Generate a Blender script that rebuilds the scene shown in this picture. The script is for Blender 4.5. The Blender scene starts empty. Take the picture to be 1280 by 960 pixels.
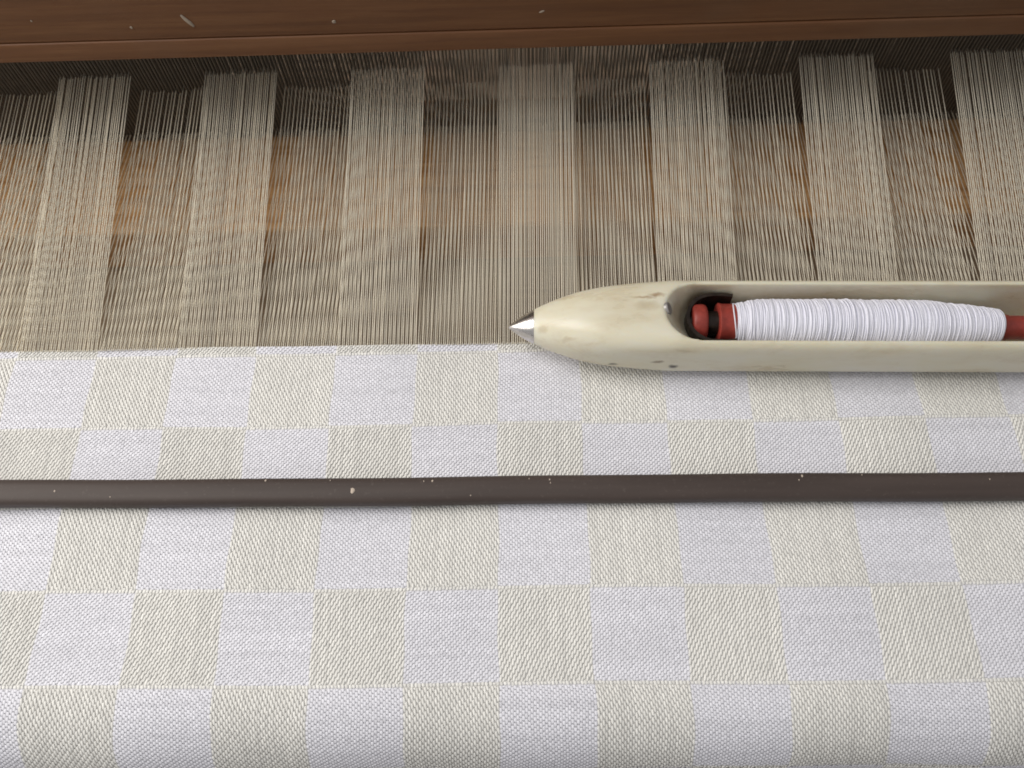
import bpy, bmesh, math, random
import numpy as np
from mathutils import Vector, Matrix

random.seed(7)
rng = np.random.default_rng(11)
scene = bpy.context.scene
C = scene.collection

# ------------------------------------------------------------------ camera
def make_camera():
    pitch, yaw, roll = 1.13837503, -0.0430359376, 0.0600559199
    fw = Vector((math.sin(yaw) * math.cos(pitch), math.cos(yaw) * math.cos(pitch), -math.sin(pitch)))
    r0 = Vector((math.cos(yaw), -math.sin(yaw), 0))
    d0 = fw.cross(r0)
    c, s = math.cos(roll), math.sin(roll)
    r = c * r0 + s * d0
    d = -s * r0 + c * d0
    cam = bpy.data.cameras.new('camera')
    ob = bpy.data.objects.new('camera', cam)
    C.objects.link(ob)
    up, back = -d, -fw
    ob.matrix_world = Matrix(((r.x, up.x, back.x, 0.0122108538), (r.y, up.y, back.y, 0.0),
                              (r.z, up.z, back.z, 0.313082194), (0, 0, 0, 1)))
    cam.sensor_width = 36.0
    cam.lens = 36.0 * 1047.06 / 1280.0
    cam.clip_start = 0.01
    cam.clip_end = 20
    cam.dof.use_dof = True
    cam.dof.focus_distance = 0.338
    cam.dof.aperture_fstop = 13.0
    scene.camera = ob
make_camera()

# ------------------------------------------------------------------ light
world = bpy.data.worlds.new('World')
scene.world = world
world.use_nodes = True
bg = world.node_tree.nodes['Background']
bg.inputs[0].default_value = (0.97, 0.98, 1.0, 1)
bg.inputs[1].default_value = 0.36

def area(name, loc, target, sx, sy, power, color):
    l = bpy.data.lights.new(name, 'AREA')
    l.shape = 'RECTANGLE'; l.size = sx; l.size_y = sy
    l.energy = power; l.color = color
    o = bpy.data.objects.new(name, l); C.objects.link(o)
    o.location = loc
    o.rotation_euler = (Vector(target) - Vector(loc)).to_track_quat('-Z', 'Y').to_euler()
    return o
# the bright window beside the loom, to the left and a little behind
area('window_light', (-0.98, 0.20, 0.57), (0.0, 0.17, 0.0), 0.75, 0.62, 9.6, (1.0, 0.955, 0.88))
# daylight from the rooflight over the loom
area('rooflight', (-0.42, 0.25, 1.00), (0.0, 0.16, 0.0), 0.50, 0.40, 4.6, (1.0, 0.975, 0.94))

scene.cycles.filter_width = 1.75
vs = scene.view_settings
vs.view_transform = 'Standard'; vs.look = 'None'; vs.exposure = 0.0; vs.gamma = 1.0
vs.use_curve_mapping = False

# ------------------------------------------------------------------ helpers
def mesh_obj(name, verts, faces, mat, parent=None, smooth=True, attrs=None):
    me = bpy.data.meshes.new(name)
    verts = np.asarray(verts, dtype=np.float32)
    if isinstance(faces, np.ndarray) and faces.ndim == 2:
        nv, (nf, k) = len(verts), faces.shape
        me.vertices.add(nv); me.vertices.foreach_set('co', verts.ravel())
        me.loops.add(nf * k); me.loops.foreach_set('vertex_index', faces.astype(np.int32).ravel())
        me.polygons.add(nf)
        me.polygons.foreach_set('loop_start', np.arange(0, nf * k, k, dtype=np.int32))
        me.update(calc_edges=True)
        me.validate()
    else:
        me.from_pydata(verts.tolist(), [], [list(f) for f in faces])
    if smooth and len(me.polygons):
        me.polygons.foreach_set('use_smooth', np.ones(len(me.polygons), dtype=bool))
    for an, av in (attrs or {}).items():
        a = me.attributes.new(an, 'FLOAT', 'POINT')
        a.data.foreach_set('value', np.asarray(av, dtype=np.float32))
    me.update()
    if smooth and not isinstance(faces, np.ndarray): me.set_sharp_from_angle(angle=math.radians(48))
    me.materials.append(mat)
    o = bpy.data.objects.new(name, me)
    C.objects.link(o)
    if parent: o.parent = parent
    return o

def empty(name, loc=(0, 0, 0), rot=(0, 0, 0)):
    o = bpy.data.objects.new(name, None); C.objects.link(o)
    o.location = loc; o.rotation_euler = rot
    o.empty_display_size = 0.02
    return o

def tag(o, label, cat, group=None, kind=None):
    o['label'] = label; o['category'] = cat
    if group: o['group'] = group
    if kind: o['kind'] = kind
    return o

def lathe(profile, seg=32, axis='x'):
    """profile: list of (along, radius)."""
    v, f = [], []
    for a, r in profile:
        for i in range(seg):
            t = 2 * math.pi * i / seg
            v.append((a, r * math.cos(t), r * math.sin(t)))
    n = len(profile)
    for j in range(n - 1):
        for i in range(seg):
            i2 = (i + 1) % seg
            f.append((j * seg + i, j * seg + i2, (j + 1) * seg + i2, (j + 1) * seg + i))
    f.append(tuple(range(seg))[::-1]); f.append(tuple((n - 1) * seg + i for i in range(seg)))
    return v, f

def bevel_box(x0, x1, y0, y1, z0, z1, bev, segs=3):
    bm = bmesh.new()
    bmesh.ops.create_cube(bm, size=1)
    for v in bm.verts:
        v.co = Vector(((x0 + x1) / 2 + v.co.x * (x1 - x0), (y0 + y1) / 2 + v.co.y * (y1 - y0), (z0 + z1) / 2 + v.co.z * (z1 - z0)))
    bmesh.ops.bevel(bm, geom=list(bm.edges), offset=bev, segments=segs, affect='EDGES', profile=0.5)
    return bm

def bm_obj(name, bm, mat, parent=None, smooth=True):
    me = bpy.data.meshes.new(name); bm.normal_update(); bm.to_mesh(me); bm.free()
    if smooth:
        me.polygons.foreach_set('use_smooth', np.ones(len(me.polygons), dtype=bool))
        me.set_sharp_from_angle(angle=math.radians(50))
    me.materials.append(mat)
    o = bpy.data.objects.new(name, me); C.objects.link(o)
    if parent: o.parent = parent
    return o

class NT:
    def __init__(self, name):
        self.m = bpy.data.materials.new(name); self.m.use_nodes = True
        self.t = self.m.node_tree; self.n = self.t.nodes
        self.b = self.n['Principled BSDF']
    def node(self, ty, **kw):
        nd = self.n.new(ty)
        for k, v in kw.items(): setattr(nd, k, v)
        return nd
    def link(self, a, b): self.t.links.new(a, b)
    def inp(self, name, v): self.b.inputs[name].default_value = v
    def coords(self, scale=(1, 1, 1), loc=(0, 0, 0), rot=(0, 0, 0)):
        tc = self.node('ShaderNodeTexCoord'); mp = self.node('ShaderNodeMapping')
        mp.inputs['Scale'].default_value = scale; mp.inputs['Location'].default_value = loc; mp.inputs['Rotation'].default_value = rot
        self.link(tc.outputs['Object'], mp.inputs['Vector']); return mp.outputs['Vector']
    def noise(self, vec, scale, detail=4, rough=0.55, dist=0.0):
        nd = self.node('ShaderNodeTexNoise')
        nd.inputs['Scale'].default_value = scale; nd.inputs['Detail'].default_value = detail
        nd.inputs['Roughness'].default_value = rough; nd.inputs['Distortion'].default_value = dist
        if vec is not None: self.link(vec, nd.inputs['Vector'])
        return nd.outputs['Fac']
    def ramp(self, fac, stops):
        nd = self.node('ShaderNodeValToRGB'); e = nd.color_ramp.elements
        while len(e) < len(stops): e.new(0.5)
        for el, (p, c) in zip(e, stops):
            el.position = p; el.color = (*c, 1) if len(c) == 3 else c
        self.link(fac, nd.inputs['Fac']); return nd.outputs['Color']
    def math(self, op, a, b=None, c=None, clamp=False):
        nd = self.node('ShaderNodeMath', operation=op, use_clamp=clamp)
        for i, x in enumerate((a, b, c)):
            if x is None: continue
            if isinstance(x, (int, float)): nd.inputs[i].default_value = x
            else: self.link(x, nd.inputs[i])
        return nd.outputs[0]
    def mix(self, fac, a, b, mode='MIX'):
        nd = self.node('ShaderNodeMix', data_type='RGBA', blend_type=mode)
        for s, x in ((nd.inputs[0], fac), (nd.inputs[6], a), (nd.inputs[7], b)):
            if isinstance(x, (int, float)): s.default_value = x
            elif isinstance(x, tuple): s.default_value = (*x, 1) if len(x) == 3 else x
            else: self.link(x, s)
        return nd.outputs[2]
    def bump(self, h, strength, dist):
        nd = self.node('ShaderNodeBump'); nd.inputs['Strength'].default_value = strength; nd.inputs['Distance'].default_value = dist
        self.link(h, nd.inputs['Height']); self.link(nd.outputs[0], self.b.inputs['Normal'])
    def attr(self, name):
        nd = self.node('ShaderNodeAttribute', attribute_name=name); return nd.outputs['Fac']

# ------------------------------------------------------------------ materials
def yarn(name, col, tone_amt=0.10, twist=0.0, rough=0.8, sheen=0.15, thru=0.0):
    m = NT(name)
    v = m.coords()
    n1 = m.noise(v, 900, 3)
    n2 = m.noise(v, 14, 3)
    tone = m.attr('tone')
    f = m.math('ADD', m.math('MULTIPLY', tone, tone_amt), m.math('MULTIPLY', m.math('SUBTRACT', n1, 0.5), 0.14))
    f = m.math('ADD', f, m.math('MULTIPLY', m.math('SUBTRACT', n2, 0.5), 0.05))
    if twist:
        ph = m.math('ADD', m.math('MULTIPLY', m.attr('along'), 2 * math.pi / 0.0013), m.attr('turn'))
        s = m.math('SINE', ph)
        m.bump(s, 0.6, twist)
    g = m.math('ADD', f, 1.0)
    vm = m.node('ShaderNodeVectorMath', operation='SCALE')
    vm.inputs[0].default_value = col
    m.link(g, vm.inputs['Scale'])
    m.link(vm.outputs[0], m.b.inputs['Base Color'])
    m.inp('Roughness', rough); m.inp('Sheen Weight', sheen); m.inp('Specular IOR Level', 0.25)
    if thru:                                            # loose cotton lets some light through
        tr = m.node('ShaderNodeBsdfTranslucent'); m.link(vm.outputs[0], tr.inputs['Color'])
        mx = m.node('ShaderNodeMixShader'); mx.inputs[0].default_value = thru
        m.link(m.b.outputs[0], mx.inputs[1]); m.link(tr.outputs[0], mx.inputs[2])
        m.link(mx.outputs[0], m.n['Material Output'].inputs['Surface'])
    return m.m

def wood(name, dark, mid, light, rough=0.45, grain=(6, 160, 160), spec=0.4, worn=None):
    m = NT(name)
    v = m.coords(scale=grain)
    n = m.noise(v, 1.6, 8, 0.62, 0.4)
    n2 = m.noise(m.coords(scale=(grain[0] * 3, grain[1] * 3, grain[2] * 3)), 3.0, 4, 0.6)
    n3 = m.noise(m.coords(), 9, 4, 0.6)
    col = m.ramp(n, [(0.3, dark), (0.52, mid), (0.72, light)])
    col = m.mix(m.math('MULTIPLY', n2, 0.35), col, dark, 'MULTIPLY') if False else m.mix(m.math('MULTIPLY', m.math('SUBTRACT', n2, 0.35, clamp=True), 1.2, clamp=True), col, dark)
    if worn:
        w = m.ramp(n3, [(0.5, (0, 0, 0)), (0.75, (1, 1, 1))])
        col = m.mix(m.math('MULTIPLY', w, 0.5), col, worn)
    m.link(col, m.b.inputs['Base Color'])
    r = m.math('ADD', m.math('MULTIPLY', n3, 0.3), rough - 0.15)
    m.link(r, m.b.inputs['Roughness']); m.inp('Specular IOR Level', spec)
    m.bump(n, 0.25, 0.0006)
    return m.m

def plain(name, col, rough=0.5, metal=0.0, var=0.15, scale=300, bumpd=0.0, spec=0.5):
    m = NT(name)
    n = m.noise(m.coords(), scale, 5)
    dk = tuple(c * (1 - var) for c in col); lt = tuple(min(1, c * (1 + var)) for c in col)
    m.link(m.ramp(n, [(0.3, dk), (0.7, lt)]), m.b.inputs['Base Color'])
    m.inp('Roughness', rough); m.inp('Metallic', metal); m.inp('Specular IOR Level', spec)
    if bumpd: m.bump(n, 0.4, bumpd)
    return m.m

M = {}
M['white_yarn'] = yarn('white_yarn', (0.775, 0.77, 0.825))
M['tie_yarn'] = yarn('tie_yarn', (0.70, 0.69, 0.72))
M['shaded_under_yarn'] = yarn('shaded_under_yarn', (0.70, 0.682, 0.65))  # weft beneath the cream floats, with the shade of the gaps put into its colour
M['ecru_yarn'] = yarn('ecru_yarn', (0.80, 0.786, 0.752))
M['warp_yarn'] = yarn('warp_yarn', (0.93, 0.885, 0.78), tone_amt=0.12, twist=0.0002, thru=0.45)
M['bobbin_yarn'] = yarn('bobbin_yarn', (0.79, 0.79, 0.875), tone_amt=0.07)
M['beam_wood'] = wood('beam_wood', (0.110, 0.043, 0.016), (0.160, 0.066, 0.025), (0.205, 0.094, 0.038), rough=0.5, worn=(0.17, 0.10, 0.058))
M['race_wood'] = wood('race_wood', (0.36, 0.17, 0.06), (0.60, 0.34, 0.15), (0.72, 0.46, 0.24), rough=0.4)
M['plank_wood'] = wood('plank_wood', (0.32, 0.23, 0.15), (0.46, 0.35, 0.24), (0.56, 0.44, 0.31), rough=0.5)
M['floor_wood'] = wood('floor_wood', (0.10, 0.065, 0.04), (0.19, 0.13, 0.085), (0.28, 0.20, 0.13), grain=(2, 30, 30))
M['reed_metal'] = plain('reed_metal', (0.13, 0.105, 0.08), 0.55, 0.2)
M['fleck'] = plain('fleck', (0.55, 0.46, 0.38), 0.8)
M['scratch'] = plain('scratch', (0.32, 0.26, 0.20), 0.8)
M['steel'] = plain('steel', (0.70, 0.67, 0.65), 0.27, 1.0, 0.12, 700, 0.00002)
M['dark_metal'] = plain('dark_metal', (0.035, 0.025, 0.02), 0.35, 0.6, 0.4)
M['red_plastic'] = plain('red_plastic', (0.30, 0.042, 0.030), 0.45, 0.0, 0.3, 250, 0.00004)
M['pin'] = plain('pin', (0.45, 0.43, 0.41), 0.4, 0.6)

def rod_material():
    m = NT('rod_paint')
    v = m.coords(scale=(4, 60, 60)); n = m.noise(v, 3, 6)
    d = m.noise(m.coords(), 700, 3)
    d2 = m.noise(m.coords(), 60, 5, 0.65)
    col = m.ramp(n, [(0.3, (0.050, 0.036, 0.031)), (0.7, (0.072, 0.053, 0.046))])
    dust = m.math('MULTIPLY', m.ramp(d, [(0.60, (0, 0, 0)), (0.72, (1, 1, 1))]), m.math('MULTIPLY', d2, 0.22))
    col = m.mix(dust, col, (0.22, 0.19, 0.17))
    m.link(col, m.b.inputs['Base Color']); m.inp('Roughness', 0.55); m.inp('Specular IOR Level', 0.35)
    m.bump(d2, 0.15, 0.0006)
    return m.m
M['rod'] = rod_material()

def ivory_material(spots):
    m = NT('ivory_plastic')
    tc = m.node('ShaderNodeTexCoord'); obj = tc.outputs['Object']
    n = m.noise(m.coords(scale=(10, 30, 30)), 3, 5, 0.6)
    n2 = m.noise(m.coords(), 220, 4, 0.65)
    n3 = m.noise(m.coords(scale=(1, 2.2, 2.2)), 45, 5, 0.7, 0.6)
    col = m.ramp(n, [(0.28, (0.63, 0.555, 0.40)), (0.5, (0.71, 0.665, 0.52)), (0.72, (0.74, 0.71, 0.60))])
    brown = m.ramp(n3, [(0.54, (0, 0, 0)), (0.80, (1, 1, 1))])
    col = m.mix(m.math('MULTIPLY', brown, 0.42), col, (0.42, 0.29, 0.15))
    speck = m.ramp(n2, [(0.70, (0, 0, 0)), (0.76, (1, 1, 1))])
    col = m.mix(m.math('MULTIPLY', speck, m.math('MULTIPLY', n3, 0.6)), col, (0.28, 0.18, 0.09))
    warp = m.node('ShaderNodeTexNoise'); warp.inputs['Scale'].default_value = 350; warp.inputs['Detail'].default_value = 3
    m.link(obj, warp.inputs['Vector'])
    off = m.node('ShaderNodeVectorMath', operation='MULTIPLY_ADD')
    m.link(warp.outputs['Color'], off.inputs[0]); off.inputs[1].default_value = (0.0026,) * 3; off.inputs[2].default_value = (-0.0013,) * 3
    pos = m.node('ShaderNodeVectorMath', operation='ADD'); m.link(obj, pos.inputs[0]); m.link(off.outputs[0], pos.inputs[1])
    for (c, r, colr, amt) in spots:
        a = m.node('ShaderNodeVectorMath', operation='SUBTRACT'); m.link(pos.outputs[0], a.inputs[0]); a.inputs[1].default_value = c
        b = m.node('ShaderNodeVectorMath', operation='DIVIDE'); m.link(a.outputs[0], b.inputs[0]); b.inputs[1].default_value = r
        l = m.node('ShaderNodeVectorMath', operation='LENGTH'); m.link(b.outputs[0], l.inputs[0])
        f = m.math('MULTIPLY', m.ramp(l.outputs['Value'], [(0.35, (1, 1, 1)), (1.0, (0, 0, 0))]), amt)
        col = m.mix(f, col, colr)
    m.link(col, m.b.inputs['Base Color'])
    m.link(m.math('ADD', m.math('MULTIPLY', n, 0.22), 0.19), m.b.inputs['Roughness'])
    m.inp('Subsurface Weight', 0.4); m.b.inputs['Subsurface Radius'].default_value = (1.0, 0.7, 0.4); m.inp('Subsurface Scale', 0.005)
    m.inp('Specular IOR Level', 0.5)
    m.bump(n2, 0.08, 0.0003)
    return m.m

# ------------------------------------------------------------------ setting
fl = bm_obj('floor', bevel_box(-3, 3, -3, 3, -0.37, -0.35, 0.001, 1), M['floor_wood'], smooth=False)
fl['kind'] = 'structure'

# ------------------------------------------------------------------ loom batten: cap beam, reed, race board
W = 0.034
FELL = 0.1638
REED = 0.2940

rb = empty('race_board', (0, 0.236, -0.0172))
bm_obj('ledge', bevel_box(-0.42, 0.42, 0.0, 0.080, -0.0300, 0.0, 0.002), M['race_wood'], rb)
bm_obj('front_plank', bevel_box(-0.42, 0.42, 0.003, 0.060, -0.1900, -0.0302, 0.002), M['plank_wood'], rb)
tag(rb, 'orange brown wooden race board seen through the warp threads in front of the reed', 'race board')

beam = empty('reed_cap_beam', (0, 0.267, 0.060))
bm_obj('board', bevel_box(-0.42, 0.42, 0.0005, 0.125, 0.0095, 0.085, 0.0009, 3), M['beam_wood'], beam)  # unseen rear depth extended to shade the threads behind the reed
bm_obj('lower_lip', bevel_box(-0.42, 0.42, 0.0, 0.060, 0.0, 0.0094, 0.0007, 3), M['beam_wood'], beam)
tag(beam, 'dark brown wooden beam with a grooved lower lip across the top', 'beam')

def wedge_mark(name, parent, mat, x, z, length, width, ang, y, thick=0.00025):
    """a small flake lying on a face that looks towards -Y"""
    n = 10; vs_, fs = [], []
    for k, yy in ((1.0, 0.0), (0.75, -thick)):
        for i in range(n):
            t = 2 * math.pi * i / n
            px, pz = math.cos(t) * length * k * (0.85 + 0.3 * rng.random()), math.sin(t) * width * k * (0.85 + 0.3 * rng.random())
            vs_.append((x + px * math.cos(ang) - pz * math.sin(ang), y + yy, z + px * math.sin(ang) + pz * math.cos(ang)))
    for i in range(n):
        j = (i + 1) % n; fs.append((i, j, n + j, n + i))
    fs.append(tuple(range(n, 2 * n)))
    return mesh_obj(name, vs_, fs, mat, parent)
for (x, z, l, w_, a) in [(-0.1175, 0.0183, 0.0036, 0.0009, -1.05), (-0.1407, 0.0160, 0.0006, 0.0006, 0), (-0.0606, 0.0160, 0.0009, 0.0008, 0.4),
                         (0.0210, 0.0180, 0.0012, 0.0004, 0.4), (-0.178, 0.0205, 0.0004, 0.0004, 0)]:
    wedge_mark('paint_fleck', beam, M['scratch'], x, z, l, w_, a, 0.0004)

reed = empty('reed', (0, REED, -0.0172))
def reed_wires():
    V, F = [], []
    p = W / 20
    n = int(0.70 / p)
    for i in range(n):
        x = (i - n / 2) * p + rng.normal(0, 0.00006)
        w, d = 0.00022, 0.0016
        lean = rng.normal(0, 0.0002)
        b = len(V)
        for z, dx in ((0.0, 0.0), (0.0771, lean)):
            V += [(x + dx - w, -d, z), (x + dx + w, -d, z), (x + dx + w, d, z), (x + dx - w, d, z)]
        for s in range(4):
            F.append((b + s, b + (s + 1) % 4, b + 4 + (s + 1) % 4, b + 4 + s))
    return np.array(V), np.array(F)
v, f = reed_wires()
o = mesh_obj('dent_wires', v, f, M['reed_metal'], reed, smooth=False); o['kind'] = 'stuff'
tag(reed, 'fine wire reed in the shade just under the brown beam', 'reed')

# ------------------------------------------------------------------ warp
def tube_set(paths, radius, sides=6):
    """paths: (n, m, 3) polylines that run mostly along Y -> joined tubes with attributes"""
    n, m, _ = paths.shape
    ang = np.arange(sides) / sides * 2 * np.pi
    ring = np.stack([np.cos(ang), 0 * ang, np.sin(ang)], 1)
    r = radius[:, None, None, None] if np.ndim(radius) else radius
    V = paths[:, :, None, :] + ring[None, None] * r
    idx = np.arange(n * m * sides).reshape(n, m, sides)
    a = idx[:, :-1, :]; b = idx[:, 1:, :]
    F = np.stack([a, np.roll(a, -1, 2), np.roll(b, -1, 2), b], -1).reshape(-1, 4)
    seg = np.zeros((n, m)); seg[:, 1:] = np.cumsum(np.linalg.norm(np.diff(paths, axis=1), axis=2), 1)
    along = np.repeat((seg + rng.random((n, 1)) * 0.01)[:, :, None], sides, 2).ravel()
    turn = np.broadcast_to(ang, (n, m, sides)).ravel()
    tone = np.repeat(rng.normal(0, 0.5, n), m * sides)
    return V.reshape(-1, 3), F, {'along': along, 'turn': turn, 'tone': tone}

NE = 57
ts = np.array([0.0, 0.06, 0.25, 0.5, 0.75, 1.0, 1.6])
def fell_y(x): return FELL - 0.0053 * x
def warp_paths(k, upper):
    i = np.arange(NE)
    dense = (k % 2 == 0)
    up = (i % 3 != 0) if dense else (i % 3 == 0)
    sel = i[up] if upper else i[~up]
    n = len(sel)
    even = (np.arange(n) + 0.5) * W / n
    x0 = k * W + 0.45 * (sel + 0.5) * W / NE + 0.55 * even + rng.normal(0, 0.00004, n)
    # at the reed each thread keeps to its dent, with small irregular gaps
    x1 = 0.0026 + k * W + 0.2 * (sel + 0.5) * W / NE + 0.8 * even + rng.normal(0, 0.00009, n)
    if upper: zr = (0.0262 if dense else 0.0165) + rng.normal(0, 0.0004, n)
    else: zr = -0.0128 + rng.normal(0, 0.0004, n)
    P = np.zeros((n, len(ts), 3))
    bow = rng.normal(0, 0.00004, n)
    for j, t in enumerate(ts):
        P[:, j, 0] = x0 + (x1 - x0) * t + bow * math.sin(min(t, 1) * math.pi)
        P[:, j, 1] = fell_y(x0) - 0.0008 + (REED - FELL + 0.0008) * t
        z = zr * t
        if t > 1: z = zr * (1 + (t - 1) * (0.9 if upper else 0.6))
        P[:, j, 2] = z + 0.00005
    return P
warp = empty('warp', (0, FELL, 0))
for k in range(-9, 9):
    for upper in (True, False):
        P = warp_paths(k, upper) - np.array([0, FELL, 0])
        n = P.shape[0]
        v, f, at = tube_set(P, rng.normal(0.000225, 0.000015, n).clip(0.00018, 0.00028))
        o = mesh_obj('raised_thread_band' if upper else 'lowered_thread_band', v, f, M['warp_yarn'], warp, attrs=at)
        o['kind'] = 'stuff'
tag(warp, 'cream warp threads in dense and open stripes, stretched from the cloth edge to the reed', 'warp threads')

# ------------------------------------------------------------------ cloth
YB, RB = 0.026, 0.028          # where the cloth turns down over the breast beam, and its radius
def surf(x, y, h):
    """x, y arrays on the flat cloth, h height above it -> world points"""
    z = 0.00055 * np.sin(x * 37 + y * 61 + 1.0) + 0.00025 * np.sin(x * 83 - y * 44) + 0.0002 * np.sin(y * 130 + x * 21)
    xx = x + 0.00035 * np.sin(y * 95 + x * 18) + 0.0002 * np.sin(y * 260 + x * 70)
    yy = y + 0.0004 * np.sin(x * 33 + 0.6) - 0.0053 * x
    th = np.clip((YB - yy) / RB, 0, None)
    over = np.clip(th - 1.5, 0, None); th = np.minimum(th, 1.5)
    ny, nz = -np.sin(th), np.cos(th)
    Y = np.where(th > 0, YB - RB * np.sin(th), yy) - over * RB * np.cos(th)
    Z = -RB * (1 - np.cos(th)) - over * RB * np.sin(th)
    hh = h + z
    return np.stack([xx, Y + hh * ny, Z + hh * nz], -1)

def floats(cx, cy, hl, hw, h, tone, slant):
    """little arched yarn floats: centre, half length, half width"""
    n = len(cx)
    s = np.array([-1.0, -0.55, 0.55, 1.0]); lift = np.array([-0.35, 0.80, 0.80, -0.35]); thin = np.array([0.72, 1.0, 1.0, 0.72])
    c = np.array([-1.0, 0.0, 1.0]); prof = np.array([-0.5, 1.0, -0.5])
    S, Cc = np.meshgrid(s, c, indexing='ij')
    L = lift[:, None] * 0.5 + prof[None, :] * 0.55
    T = thin[:, None] * np.ones(3)[None]
    A = S[None] * hl[:, None, None]; B = (Cc * T)[None] * hw[:, None, None]
    X = cx[:, None, None] + B - S[None] * slant; Y = cy[:, None, None] + A
    H = L[None] * h[:, None, None]
    idx = np.arange(n * 12).reshape(n, 4, 3)
    F = np.stack([idx[:, :-1, :-1], idx[:, 1:, :-1], idx[:, 1:, 1:], idx[:, :-1, 1:]], -1).reshape(-1, 4)
    F = F[:, ::-1]
    return X.ravel(), Y.ravel(), H.ravel(), F, np.repeat(tone, 12)

ROWS = [FELL, 0.1600, 0.12735, 0.0946, 0.06185, 0.0281, -0.0055, -0.0390, -0.0725]
NX = 36
cloth = empty('woven_cloth', (0, 0.1, 0))
col_tone = rng.normal(0, 0.35, (40, NX))
for r in range(len(ROWS) - 1):
    yt0, yb = ROWS[r], ROWS[r + 1]
    yt = yt0 - (0.0011 if r > 0 else 0.0)
    H_ = yt - yb
    for k in range(-9, 9):
        white = ((k + r) % 2 == 1)
        x0 = k * W
        # ground
        g = 7
        gx, gy = np.meshgrid(np.linspace(x0, x0 + W, g), np.linspace(yt0, yb, g), indexing='ij')
        gi = np.arange(g * g).reshape(g, g)
        gF = np.stack([gi[:-1, :-1], gi[:-1, 1:], gi[1:, 1:], gi[1:, :-1]], -1).reshape(-1, 4)
        gH = np.full(g * g, -0.00030)
        step = 3 if r % 2 == 1 else 2
        lean = 0.00020 if r % 2 == 1 else -0.00020
        if not white:                                   # warp-faced satin: cream floats along the warp
            per = 0.00272
            nper = max(1, int(round(H_ / per)))
            if r == 0: nper = 2
            pp = H_ / nper
            ii, jj = np.meshgrid(np.arange(NX), np.arange(-1, nper + 1), indexing='ij')
            ii, jj = ii.ravel(), jj.ravel()
            ph = (ii * step % 5) / 5.0
            top = yt - (jj + ph) * pp - 0.1 * pp + rng.normal(0, 0.00005, len(ii)); bot = top - 0.86 * pp
            top = np.minimum(top, yt - 0.0001); bot = np.maximum(bot, yb + 0.0001)
            ok = (top - bot) > 0.25 * pp
            ii, top, bot = ii[ok], top[ok], bot[ok]
            n = len(ii)
            cx = x0 + (ii + 0.5) * W / NX + rng.normal(0, 0.00003, n)
            tone = col_tone[k + 9, ii] + rng.normal(0, 0.35, n)
            X, Y, Hh, F, tn = floats(cx, (top + bot) / 2, (top - bot) / 2, np.full(n, 0.45 * W / NX), rng.normal(0.00034, 0.00004, n), tone, lean)
            name, mat, gmat = 'cream_check', M['ecru_yarn'], M['shaded_under_yarn']
        else:                                           # weft-faced ground: short white floats in a close grid
            NW = 34
            nper = max(2, int(round(H_ / 0.00180))); pp = H_ / nper
            ii, jj = np.meshgrid(np.arange(NW), np.arange(-1, nper + 1), indexing='ij')
            ii, jj = ii.ravel(), jj.ravel()
            ph = (0.5 * (ii % 2) + (-0.07 if r % 2 == 0 else 0.07) * ii) % 1.0
            top = yt - (jj + ph) * pp + rng.normal(0, 0.00004, len(ii)); bot = top - 0.84 * pp
            top = np.minimum(top, yt - 0.0001); bot = np.maximum(bot, yb + 0.0001)
            ok = (top - bot) > 0.25 * pp
            ii, jj, top, bot = ii[ok], jj[ok], top[ok], bot[ok]
            n = len(ii)
            cx = x0 + (ii + 0.5) * W / NW + rng.normal(0, 0.00002, n)
            tone = rng.normal(0, 0.25, nper + 2)[jj + 1] + rng.normal(0, 0.35, n)
            X, Y, Hh, F, tn = floats(cx, (top + bot) / 2, (top - bot) / 2, np.full(n, 0.50 * W / NW), rng.normal(0.00022, 0.00003, n), tone, lean * 0.5)
            name, mat, gmat = 'white_check', M['white_yarn'], M['tie_yarn']
        nmain = len(F)
        if r > 0:                                       # the ribbed line where one row of checks passes into the next
            NR = 26; n = NR
            rx = x0 + (np.arange(NR) + 0.5) * W / NR + rng.normal(0, 0.00005, n)
            X2, Y2, H2, F2, t2 = floats(rx, yt0 - 0.00045 + rng.normal(0, 0.00006, n), rng.normal(0.00058, 0.00008, n), np.full(n, 0.40 * W / NR), rng.normal(0.00020, 0.00004, n), rng.normal(0, 0.5, n), lean * 0.5)
            F = np.concatenate([F, F2 + len(X)]); X = np.concatenate([X, X2]); Y = np.concatenate([Y, Y2]); Hh = np.concatenate([Hh, H2]); tn = np.concatenate([tn, t2])
        P = np.concatenate([surf(gx.ravel(), gy.ravel(), gH), surf(X, Y, Hh)]) - np.array([0, 0.1, 0])
        FF = np.concatenate([gF, F + g * g])
        o = mesh_obj(name, P, FF, mat, cloth, attrs={'tone': np.concatenate([np.zeros(g * g), tn])})
        o.data.materials.append(gmat)
        mi = np.zeros(len(FF), dtype=np.int32); mi[:len(gF)] = 1
        o.data.materials.append(M['ecru_yarn']); mi[len(gF) + nmain:] = 2
        o.data.polygons.foreach_set('material_index', mi)
tag(cloth, 'woven cotton cloth in a white and cream check with satin relief', 'cloth')

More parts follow.
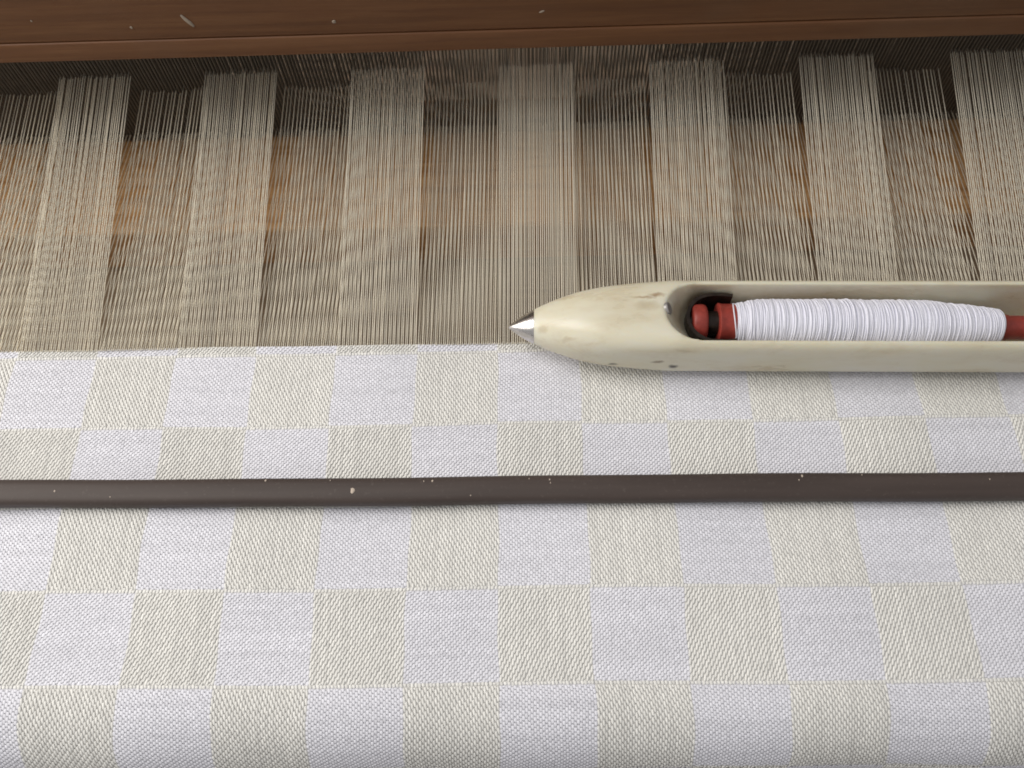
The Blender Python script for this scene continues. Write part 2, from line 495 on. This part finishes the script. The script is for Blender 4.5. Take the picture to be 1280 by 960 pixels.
# ------------------------------------------------------------------ rod lying on the cloth
rod = empty('wooden_rod', (0, 0.0975, 0.0045), (0, 0, math.radians(-0.62)))
def rod_half(t):  # cross section, squashed round
    a, b, e = 0.0053, 0.0038, 0.62
    c, s = math.cos(t), math.sin(t)
    return math.copysign(abs(c) ** e, c) * a, math.copysign(abs(s) ** e, s) * b
def rod_mesh():
    V, F = [], []; seg = 28; xs = np.linspace(-0.40, 0.40, 60)
    for x in xs:
        wob = 0.00025 * math.sin(x * 21) + 0.00012 * math.sin(x * 63 + 1)
        for i in range(seg):
            a, b = rod_half(2 * math.pi * i / seg); V.append((x, a + wob, b))
    for j in range(len(xs) - 1):
        for i in range(seg):
            i2 = (i + 1) % seg; F.append((j * seg + i, (j + 1) * seg + i, (j + 1) * seg + i2, j * seg + i2))
    F.append(tuple(range(seg))); F.append(tuple((len(xs) - 1) * seg + i for i in range(seg))[::-1])
    return V, F
v, f = rod_mesh(); mesh_obj('shaft', v, f, M['rod'], rod)
# paint flecks: (x, across -1..1, radius)
for (x, q, rad) in [(-0.055, -0.05, 0.00105), (-0.170, 0.0, 0.00045), (-0.148, -0.3, 0.0003),
                    (-0.089, 0.55, 0.0005), (-0.064, 0.5, 0.00025), (-0.028, 0.35, 0.0003), (-0.0247, 0.38, 0.00045), (-0.010, -0.4, 0.00028),
                    (0.0122, 0.5, 0.00028), (0.0200, 0.4, 0.0004), (0.0203, 0.15, 0.00032), (0.1155, 0.55, 0.0006),
                    (0.114, 0.2, 0.0003), (0.138, 0.6, 0.00025), (0.185, 0.15, 0.00028)]:
    t = math.acos(max(-1, min(1, q)) ) if abs(q) < 1 else 0
    a, b = rod_half(t)
    a2, b2 = rod_half(t + 0.02)
    nrm = Vector((0, b2 - b, -(a2 - a))).normalized()
    if nrm.z < 0: nrm = -nrm
    tan = Vector((0, nrm.z, -nrm.y))
    n = 10; V, F = [], []
    jit = 0.75 + 0.5 * rng.random(n)
    for kk, hh in ((1.0, -0.0001), (0.7, 0.00016)):
        for i in range(n):
            th = 2 * math.pi * i / n
            p = Vector((x, a, b)) + Vector((1, 0, 0)) * (math.cos(th) * rad * 0.8 * kk * jit[i]) + tan * (math.sin(th) * rad * 1.1 * kk * jit[i]) + nrm * hh
            V.append(tuple(p))
    for i in range(n):
        j = (i + 1) % n; F.append((i, j, n + j, n + i))
    F.append(tuple(range(n, 2 * n)))
    mesh_obj('paint_fleck', V, F, M['fleck'], rod)
tag(rod, 'dark brown painted rod with pale flecks lying across the checked cloth', 'rod')

# ------------------------------------------------------------------ shuttle (local x runs from the steel point)
SL = 0.36
ROLL = math.radians(-1.6)
shuttle = empty('weaving_shuttle', (0.0050, 0.1630, 0.0158), (0, 0, ROLL))
px = np.array([9.5, 10.6, 15, 20, 30, 40, 55, 68, 180]) / 1000
pa = np.array([6.4, 7.0, 9.0, 10.9, 13.7, 15.1, 15.9, 16.1, 16.1]) / 1000
pb = np.array([6.4, 7.0, 8.5, 9.8, 11.7, 12.7, 13.3, 13.5, 13.5]) / 1000
def smooth_interp(x, xs, ys):
    # monotone cubic
    h = np.diff(xs); d = np.diff(ys) / h
    mm = np.zeros_like(ys); mm[0] = d[0]; mm[-1] = 0
    for i in range(1, len(xs) - 1):
        mm[i] = 0 if d[i - 1] * d[i] <= 0 else 2 * d[i - 1] * d[i] / (d[i - 1] + d[i])
    i = min(max(np.searchsorted(xs, x) - 1, 0), len(h) - 1)
    t = (x - xs[i]) / h[i]
    return ((2 * t**3 - 3 * t**2 + 1) * ys[i] + (t**3 - 2 * t**2 + t) * h[i] * mm[i] + (-2 * t**3 + 3 * t**2) * ys[i + 1] + (t**3 - t**2) * h[i] * mm[i + 1])
def droop(q): return -0.0012 * max(0, 1 - q / 0.045) ** 2
def body_shell():
    xs = np.concatenate([np.linspace(0.0095, 0.07, 40), np.linspace(0.075, SL / 2, 12)])
    xs = np.concatenate([xs, (SL - xs)[::-1][1:]])
    seg = 56; V, F = [], []
    for x in xs:
        q = min(x, SL - x)
        a, b = smooth_interp(q, px, pa), smooth_interp(q, px, pb)
        e = 1.0 - 0.58 * min(1, max(0, (q - 0.010) / 0.055)) ** 0.8
        for i in range(seg):
            t = 2 * math.pi * i / seg; c, s = math.cos(t), math.sin(t)
            V.append((x, math.copysign(abs(c) ** e, c) * a, math.copysign(abs(s) ** e, s) * b + droop(q)))
    n = len(xs)
    for j in range(n - 1):
        for i in range(seg):
            i2 = (i + 1) % seg; F.append((j * seg + i, (j + 1) * seg + i, (j + 1) * seg + i2, j * seg + i2))
    F.append(tuple(range(seg))); F.append(tuple((n - 1) * seg + i for i in range(seg))[::-1])
    return V, F
def cutter_shell():
    V, F = [], []
    lev = [(-0.0105, 0.0725, 0.0104), (0.001, 0.0710, 0.0114), (0.006, 0.0675, 0.0120), (0.0125, 0.0618, 0.0124), (0.03, 0.0570, 0.0126)]
    m = 18
    for z, x0, hw in lev:
        x1 = SL - x0
        for i in range(m + 1):
            t = math.pi / 2 + math.pi * i / m
            V.append((x0 + hw + math.cos(t) * hw, math.sin(t) * hw, z))
        for i in range(m + 1):
            t = -math.pi / 2 + math.pi * i / m
            V.append((x1 - hw + math.cos(t) * hw, math.sin(t) * hw, z))
    n = 2 * (m + 1)
    for j in range(len(lev) - 1):
        for i in range(n):
            i2 = (i + 1) % n; F.append((j * n + i, j * n + i2, (j + 1) * n + i2, (j + 1) * n + i))
    F.append(tuple(range(n))[::-1]); F.append(tuple((len(lev) - 1) * n + i for i in range(n)))
    return V, F
tmp = plain('tmp', (0.5, 0.5, 0.5))
v, f = body_shell(); ob = mesh_obj('tmp_body', v, f, tmp)
v, f = cutter_shell(); oc = mesh_obj('tmp_cut', v, f, tmp)
for o_ in (ob, oc):
    bm = bmesh.new(); bm.from_mesh(o_.data); bmesh.ops.recalc_face_normals(bm, faces=bm.faces); bm.to_mesh(o_.data); bm.free()
bo = ob.modifiers.new('cut', 'BOOLEAN'); bo.operation = 'DIFFERENCE'; bo.object = oc; bo.solver = 'EXACT'
rm = ob.modifiers.new('remesh', 'REMESH'); rm.mode = 'VOXEL'; rm.voxel_size = 0.00065; rm.use_smooth_shade = True
sm = ob.modifiers.new('smooth', 'SMOOTH'); sm.factor = 0.5; sm.iterations = 7
dg = bpy.context.evaluated_depsgraph_get(); dg.update()
bme = bpy.data.meshes.new_from_object(ob.evaluated_get(dg)); bme.name = 'body'
bpy.data.objects.remove(ob); bpy.data.objects.remove(oc); bpy.data.materials.remove(tmp)
bme.polygons.foreach_set('use_smooth', np.ones(len(bme.polygons), dtype=bool))
bme.materials.clear()
BR = (0.20, 0.11, 0.045); DK = (0.045, 0.03, 0.02)
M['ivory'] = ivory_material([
    ((0.0585, 0.0068, 0.0125), (0.0042, 0.0012, 0.003), (0.28, 0.14, 0.05), 0.7),
    ((0.0535, 0.0055, 0.0125), (0.0060, 0.0009, 0.003), (0.30, 0.17, 0.07), 0.6),
    ((0.0545, 0.0020, 0.0125), (0.0060, 0.0030, 0.003), (0.38, 0.28, 0.15), 0.35),
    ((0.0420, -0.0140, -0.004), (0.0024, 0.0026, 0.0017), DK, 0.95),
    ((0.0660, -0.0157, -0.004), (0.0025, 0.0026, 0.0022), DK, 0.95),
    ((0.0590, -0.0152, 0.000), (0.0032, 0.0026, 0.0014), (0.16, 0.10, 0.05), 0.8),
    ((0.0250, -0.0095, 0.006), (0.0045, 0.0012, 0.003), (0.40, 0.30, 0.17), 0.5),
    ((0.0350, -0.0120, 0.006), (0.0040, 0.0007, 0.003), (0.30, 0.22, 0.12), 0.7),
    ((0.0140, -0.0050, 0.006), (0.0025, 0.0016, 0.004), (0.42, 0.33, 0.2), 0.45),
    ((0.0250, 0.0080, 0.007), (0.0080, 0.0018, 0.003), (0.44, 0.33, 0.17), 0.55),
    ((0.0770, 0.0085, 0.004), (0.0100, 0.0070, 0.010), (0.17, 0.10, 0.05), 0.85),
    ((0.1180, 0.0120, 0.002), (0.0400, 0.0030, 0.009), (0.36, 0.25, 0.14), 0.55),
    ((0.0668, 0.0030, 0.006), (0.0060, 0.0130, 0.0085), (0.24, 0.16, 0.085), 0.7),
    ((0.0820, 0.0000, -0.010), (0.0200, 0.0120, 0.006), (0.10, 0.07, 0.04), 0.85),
])
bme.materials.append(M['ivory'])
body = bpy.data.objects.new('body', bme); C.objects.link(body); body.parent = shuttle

prof = [(0.0, 0.00008)] + [(x / 1000, r / 1000) for x, r in [(0.25, 0.30), (0.8, 0.85), (2, 1.85), (4, 3.30), (6.5, 4.95), (8.8, 6.20), (10.0, 6.80), (10.45, 6.95), (10.6, 6.8)]]
v, f = lathe(prof, 40); v = [(a, b, c - 0.0012 * (1 - a / 0.045) ** 2) for a, b, c in v]; mesh_obj('steel_point', v, f, M['steel'], shuttle)
v2 = [(SL - a, -b, c) for a, b, c in v]; mesh_obj('steel_point', v2, f, M['steel'], shuttle)

# pin head seen at the end of the hollow
v, f = lathe([(-0.004, 0.0026), (0.0008, 0.0026), (0.0013, 0.0022), (0.0013, 0.0001)], 24)
pin = mesh_obj('spindle_pin', v, f, M['pin'], shuttle); pin.location = (0.0622, 0.0016, 0.0112); pin.rotation_euler = (0, math.radians(-32), 0)

# dark spring clip that grips the pirn head
def clip_mesh():
    V, F = [], []
    path = []
    for i in range(15):
        t = math.radians(90 + 180 * i / 14); path.append((0.0815 + math.cos(t) * 0.0104, math.sin(t) * 0.0104))
    path = [(0.0895, 0.0100), (0.085, 0.0105)] + path + [(0.085, -0.0105), (0.0895, -0.0100)]
    th = 0.0007
    for i, (x, y) in enumerate(path):
        x0_, y0_ = path[max(i - 1, 0)]; x1_, y1_ = path[min(i + 1, len(path) - 1)]
        d = Vector((x1_ - x0_, y1_ - y0_)).normalized(); nn = Vector((-d.y, d.x))
        for z, s in ((-0.0095, 1), (0.0074, 1), (0.0074, -1), (-0.0095, -1)):
            V.append((x + nn.x * th * s, y + nn.y * th * s, z))
    n = len(path)
    for i in range(n - 1):
        for s in range(4):
            s2 = (s + 1) % 4; F.append((i * 4 + s, (i + 1) * 4 + s, (i + 1) * 4 + s2, i * 4 + s2))
    F.append((0, 1, 2, 3)); F.append(tuple((n - 1) * 4 + s for s in (3, 2, 1, 0)))
    return V, F
v, f = clip_mesh(); mesh_obj('spring_clip', v, f, M['dark_metal'], shuttle, smooth=False)
tag(shuttle, 'ivory coloured weaving shuttle with a steel point, lying across the edge of the cloth', 'shuttle')

# ------------------------------------------------------------------ pirn inside the shuttle
mat_local = Matrix.Translation(Vector((0.0050, 0.1630, 0.0158))) @ Matrix.Rotation(ROLL, 4, 'Z')
ploc = mat_local @ Vector((0.073, 0.0008, 0.0012))
pirn = empty('thread_pirn', ploc, (0, math.radians(0.5), ROLL - math.radians(0.5)))
def pmm(L): return [(a / 1000, r / 1000) for a, r in L]
v, f = lathe(pmm([(0, 4.6), (0.1, 6.6), (0.5, 7.25), (1.2, 7.55), (4.6, 7.6), (5.5, 7.35), (6.0, 6.7), (6.1, 5.0)]), 36); mesh_obj('head_bead', v, f, M['red_plastic'], pirn)
v, f = lathe(pmm([(-2.0, 3.0), (-1.8, 3.6), (5.0, 4.8), (11, 5.0)]), 28); mesh_obj('neck', v, f, M['dark_metal'], pirn)
v, f = lathe(pmm([(10.4, 5.0), (10.4, 7.7), (10.8, 8.2), (11.6, 8.1), (12.2, 7.9), (17.0, 7.9), (17.2, 6.0)]), 36); mesh_obj('collar', v, f, M['red_plastic'], pirn)
v, f = lathe(pmm([(115, 4.0), (120.2, 4.8), (121.2, 5.1), (124.4, 5.1), (124.8, 4.8), (133, 4.7), (160, 4.2), (170, 4.0), (171, 3.0)]), 32); mesh_obj('tube_tip', v, f, M['red_plastic'], pirn)
def winding():
    xs = np.array([16.8, 20, 24, 28, 33, 55, 92, 96, 103, 112, 119.5, 121]) / 1000
    rs = np.array([7.7, 8.3, 9.1, 9.6, 9.8, 9.9, 10.1, 9.7, 9.0, 8.1, 7.2, 6.4]) / 1000
    V, F, T = [], [], []
    seg, sid = 44, 5
    x = 0.0171
    t = np.arange(seg) / seg * 2 * np.pi
    ang = np.arange(sid) / sid * 2 * np.pi
    base = 0; walk = 0.0
    while x < 0.1205:
        walk = walk * 0.9 + rng.normal(0, 0.000035)
        rad = smooth_interp(x, xs, rs) + walk + rng.normal(0, 0.00009)
        tr = abs(rng.normal(0.00027, 0.00003))
        slant = rng.normal(0.0005, 0.00035) if rng.random() < 0.85 else rng.normal(0, 0.0012)
        ph = rng.random() * 6.28
        wob = 0.00010 * np.sin(3 * t + ph)
        cxx = x + slant * np.sin(t) + 0.0002 * np.sin(2 * t + ph)
        rr = rad + wob
        ring = np.zeros((seg, sid, 3))
        for s in range(sid):
            rl = rr + tr * math.cos(ang[s])
            ring[:, s, 0] = cxx + tr * 1.05 * math.sin(ang[s])
            ring[:, s, 1] = rl * np.cos(t); ring[:, s, 2] = rl * np.sin(t)
        V.append(ring.reshape(-1, 3))
        idx = base + np.arange(seg * sid).reshape(seg, sid)
        a, b = idx, np.roll(idx, -1, 0)
        F.append(np.stack([a, b, np.roll(b, -1, 1), np.roll(a, -1, 1)], -1).reshape(-1, 4))
        T.append(np.full(seg * sid, rng.normal(0, 0.45)))
        base += seg * sid
        x += abs(rng.normal(0.00032, 0.00008)) + 0.0001
    # the wound body underneath
    n = 60; bx = np.linspace(0.0169, 0.1208, n)
    bw = np.zeros((n, seg, 3))
    for i, q in enumerate(bx):
        r = smooth_interp(q, xs, rs) - 0.0001
        bw[i, :, 0] = q; bw[i, :, 1] = r * np.cos(t); bw[i, :, 2] = r * np.sin(t)
    V.append(bw.reshape(-1, 3)); idx = base + np.arange(n * seg).reshape(n, seg)
    a, b = idx[:-1], idx[1:]
    F.append(np.stack([a, np.roll(a, -1, 1), np.roll(b, -1, 1), b], -1).reshape(-1, 4)); T.append(np.zeros(n * seg))
    return np.concatenate(V), np.concatenate(F), np.concatenate(T)
v, f, tn = winding()
o = mesh_obj('thread_winding', v, f, M['bobbin_yarn'], pirn, attrs={'tone': tn}); o['kind'] = 'stuff'
tag(pirn, 'red pirn wound with white thread inside the shuttle', 'pirn')

# ------------------------------------------------------------------ loose fibres on the yarn
def hairs(starts, length, lift, spread):
    """fine curled fibres, joined; starts (n,3)"""
    n = len(starts); m, sid = 6, 3
    t = np.linspace(0, 1, m)
    a = rng.normal(0, 1, (n, 3)) * np.array(spread); a[:, 2] = np.abs(a[:, 2]) * lift
    b = rng.normal(0, 0.7, (n, 3)) * np.array(spread); b[:, 2] *= lift
    L = (length * rng.uniform(0.5, 1.4, n))[:, None, None]
    P = starts[:, None, :] + L * (a[:, None, :] * t[None, :, None] + b[:, None, :] * (t ** 2)[None, :, None])
    ang = np.arange(sid) / sid * 2 * np.pi
    ring = np.stack([np.cos(ang), np.sin(ang), np.cos(ang + 1)], 1)
    V = P[:, :, None, :] + ring[None, None] * (0.000028 * (1 - 0.7 * t))[None, :, None, None]
    idx = np.arange(n * m * sid).reshape(n, m, sid)
    A, B = idx[:, :-1], idx[:, 1:]
    F = np.stack([A, np.roll(A, -1, 2), np.roll(B, -1, 2), B], -1).reshape(-1, 4)
    return V.reshape(-1, 3), F, np.zeros(n * m * sid)
n = 1500
hx = rng.uniform(-0.26, 0.26, n); ht = rng.uniform(0.0, 0.95, n)
hz = np.where(np.floor(hx / W) % 2 == 0, 0.0262, 0.0165) * ht
v, f, tn = hairs(np.stack([hx, ht * (REED - FELL), hz], 1), 0.0022, 0.5, (0.6, 0.8, 0.5))
o = mesh_obj('loose_fibres', v, f, M['warp_yarn'], warp, attrs={'tone': tn, 'along': tn, 'turn': tn}); o['kind'] = 'stuff'
n = 700
hx = rng.uniform(-0.24, 0.24, n); hy = rng.uniform(0.03, 0.162, n)
v, f, tn = hairs(np.stack([hx, hy - 0.1, np.full(n, 0.0003)], 1), 0.0020, 0.35, (0.7, 0.7, 0.5))
o = mesh_obj('loose_fibres', v, f, M['ecru_yarn'], cloth, attrs={'tone': tn}); o['kind'] = 'stuff'
n = 260
hx = rng.uniform(0.019, 0.118, n); ha = rng.uniform(0.2, math.pi - 0.2, n)
hr = np.array([smooth_interp(q, np.array([0.0168, 0.03, 0.092, 0.121]), np.array([0.0078, 0.0098, 0.0101, 0.0068])) for q in hx])
v, f, tn = hairs(np.stack([hx, hr * np.cos(ha), hr * np.sin(ha)], 1), 0.0014, 0.8, (0.8, 0.6, 0.5))
o = mesh_obj('loose_fibres', v, f, M['bobbin_yarn'], pirn, attrs={'tone': tn}); o['kind'] = 'stuff'
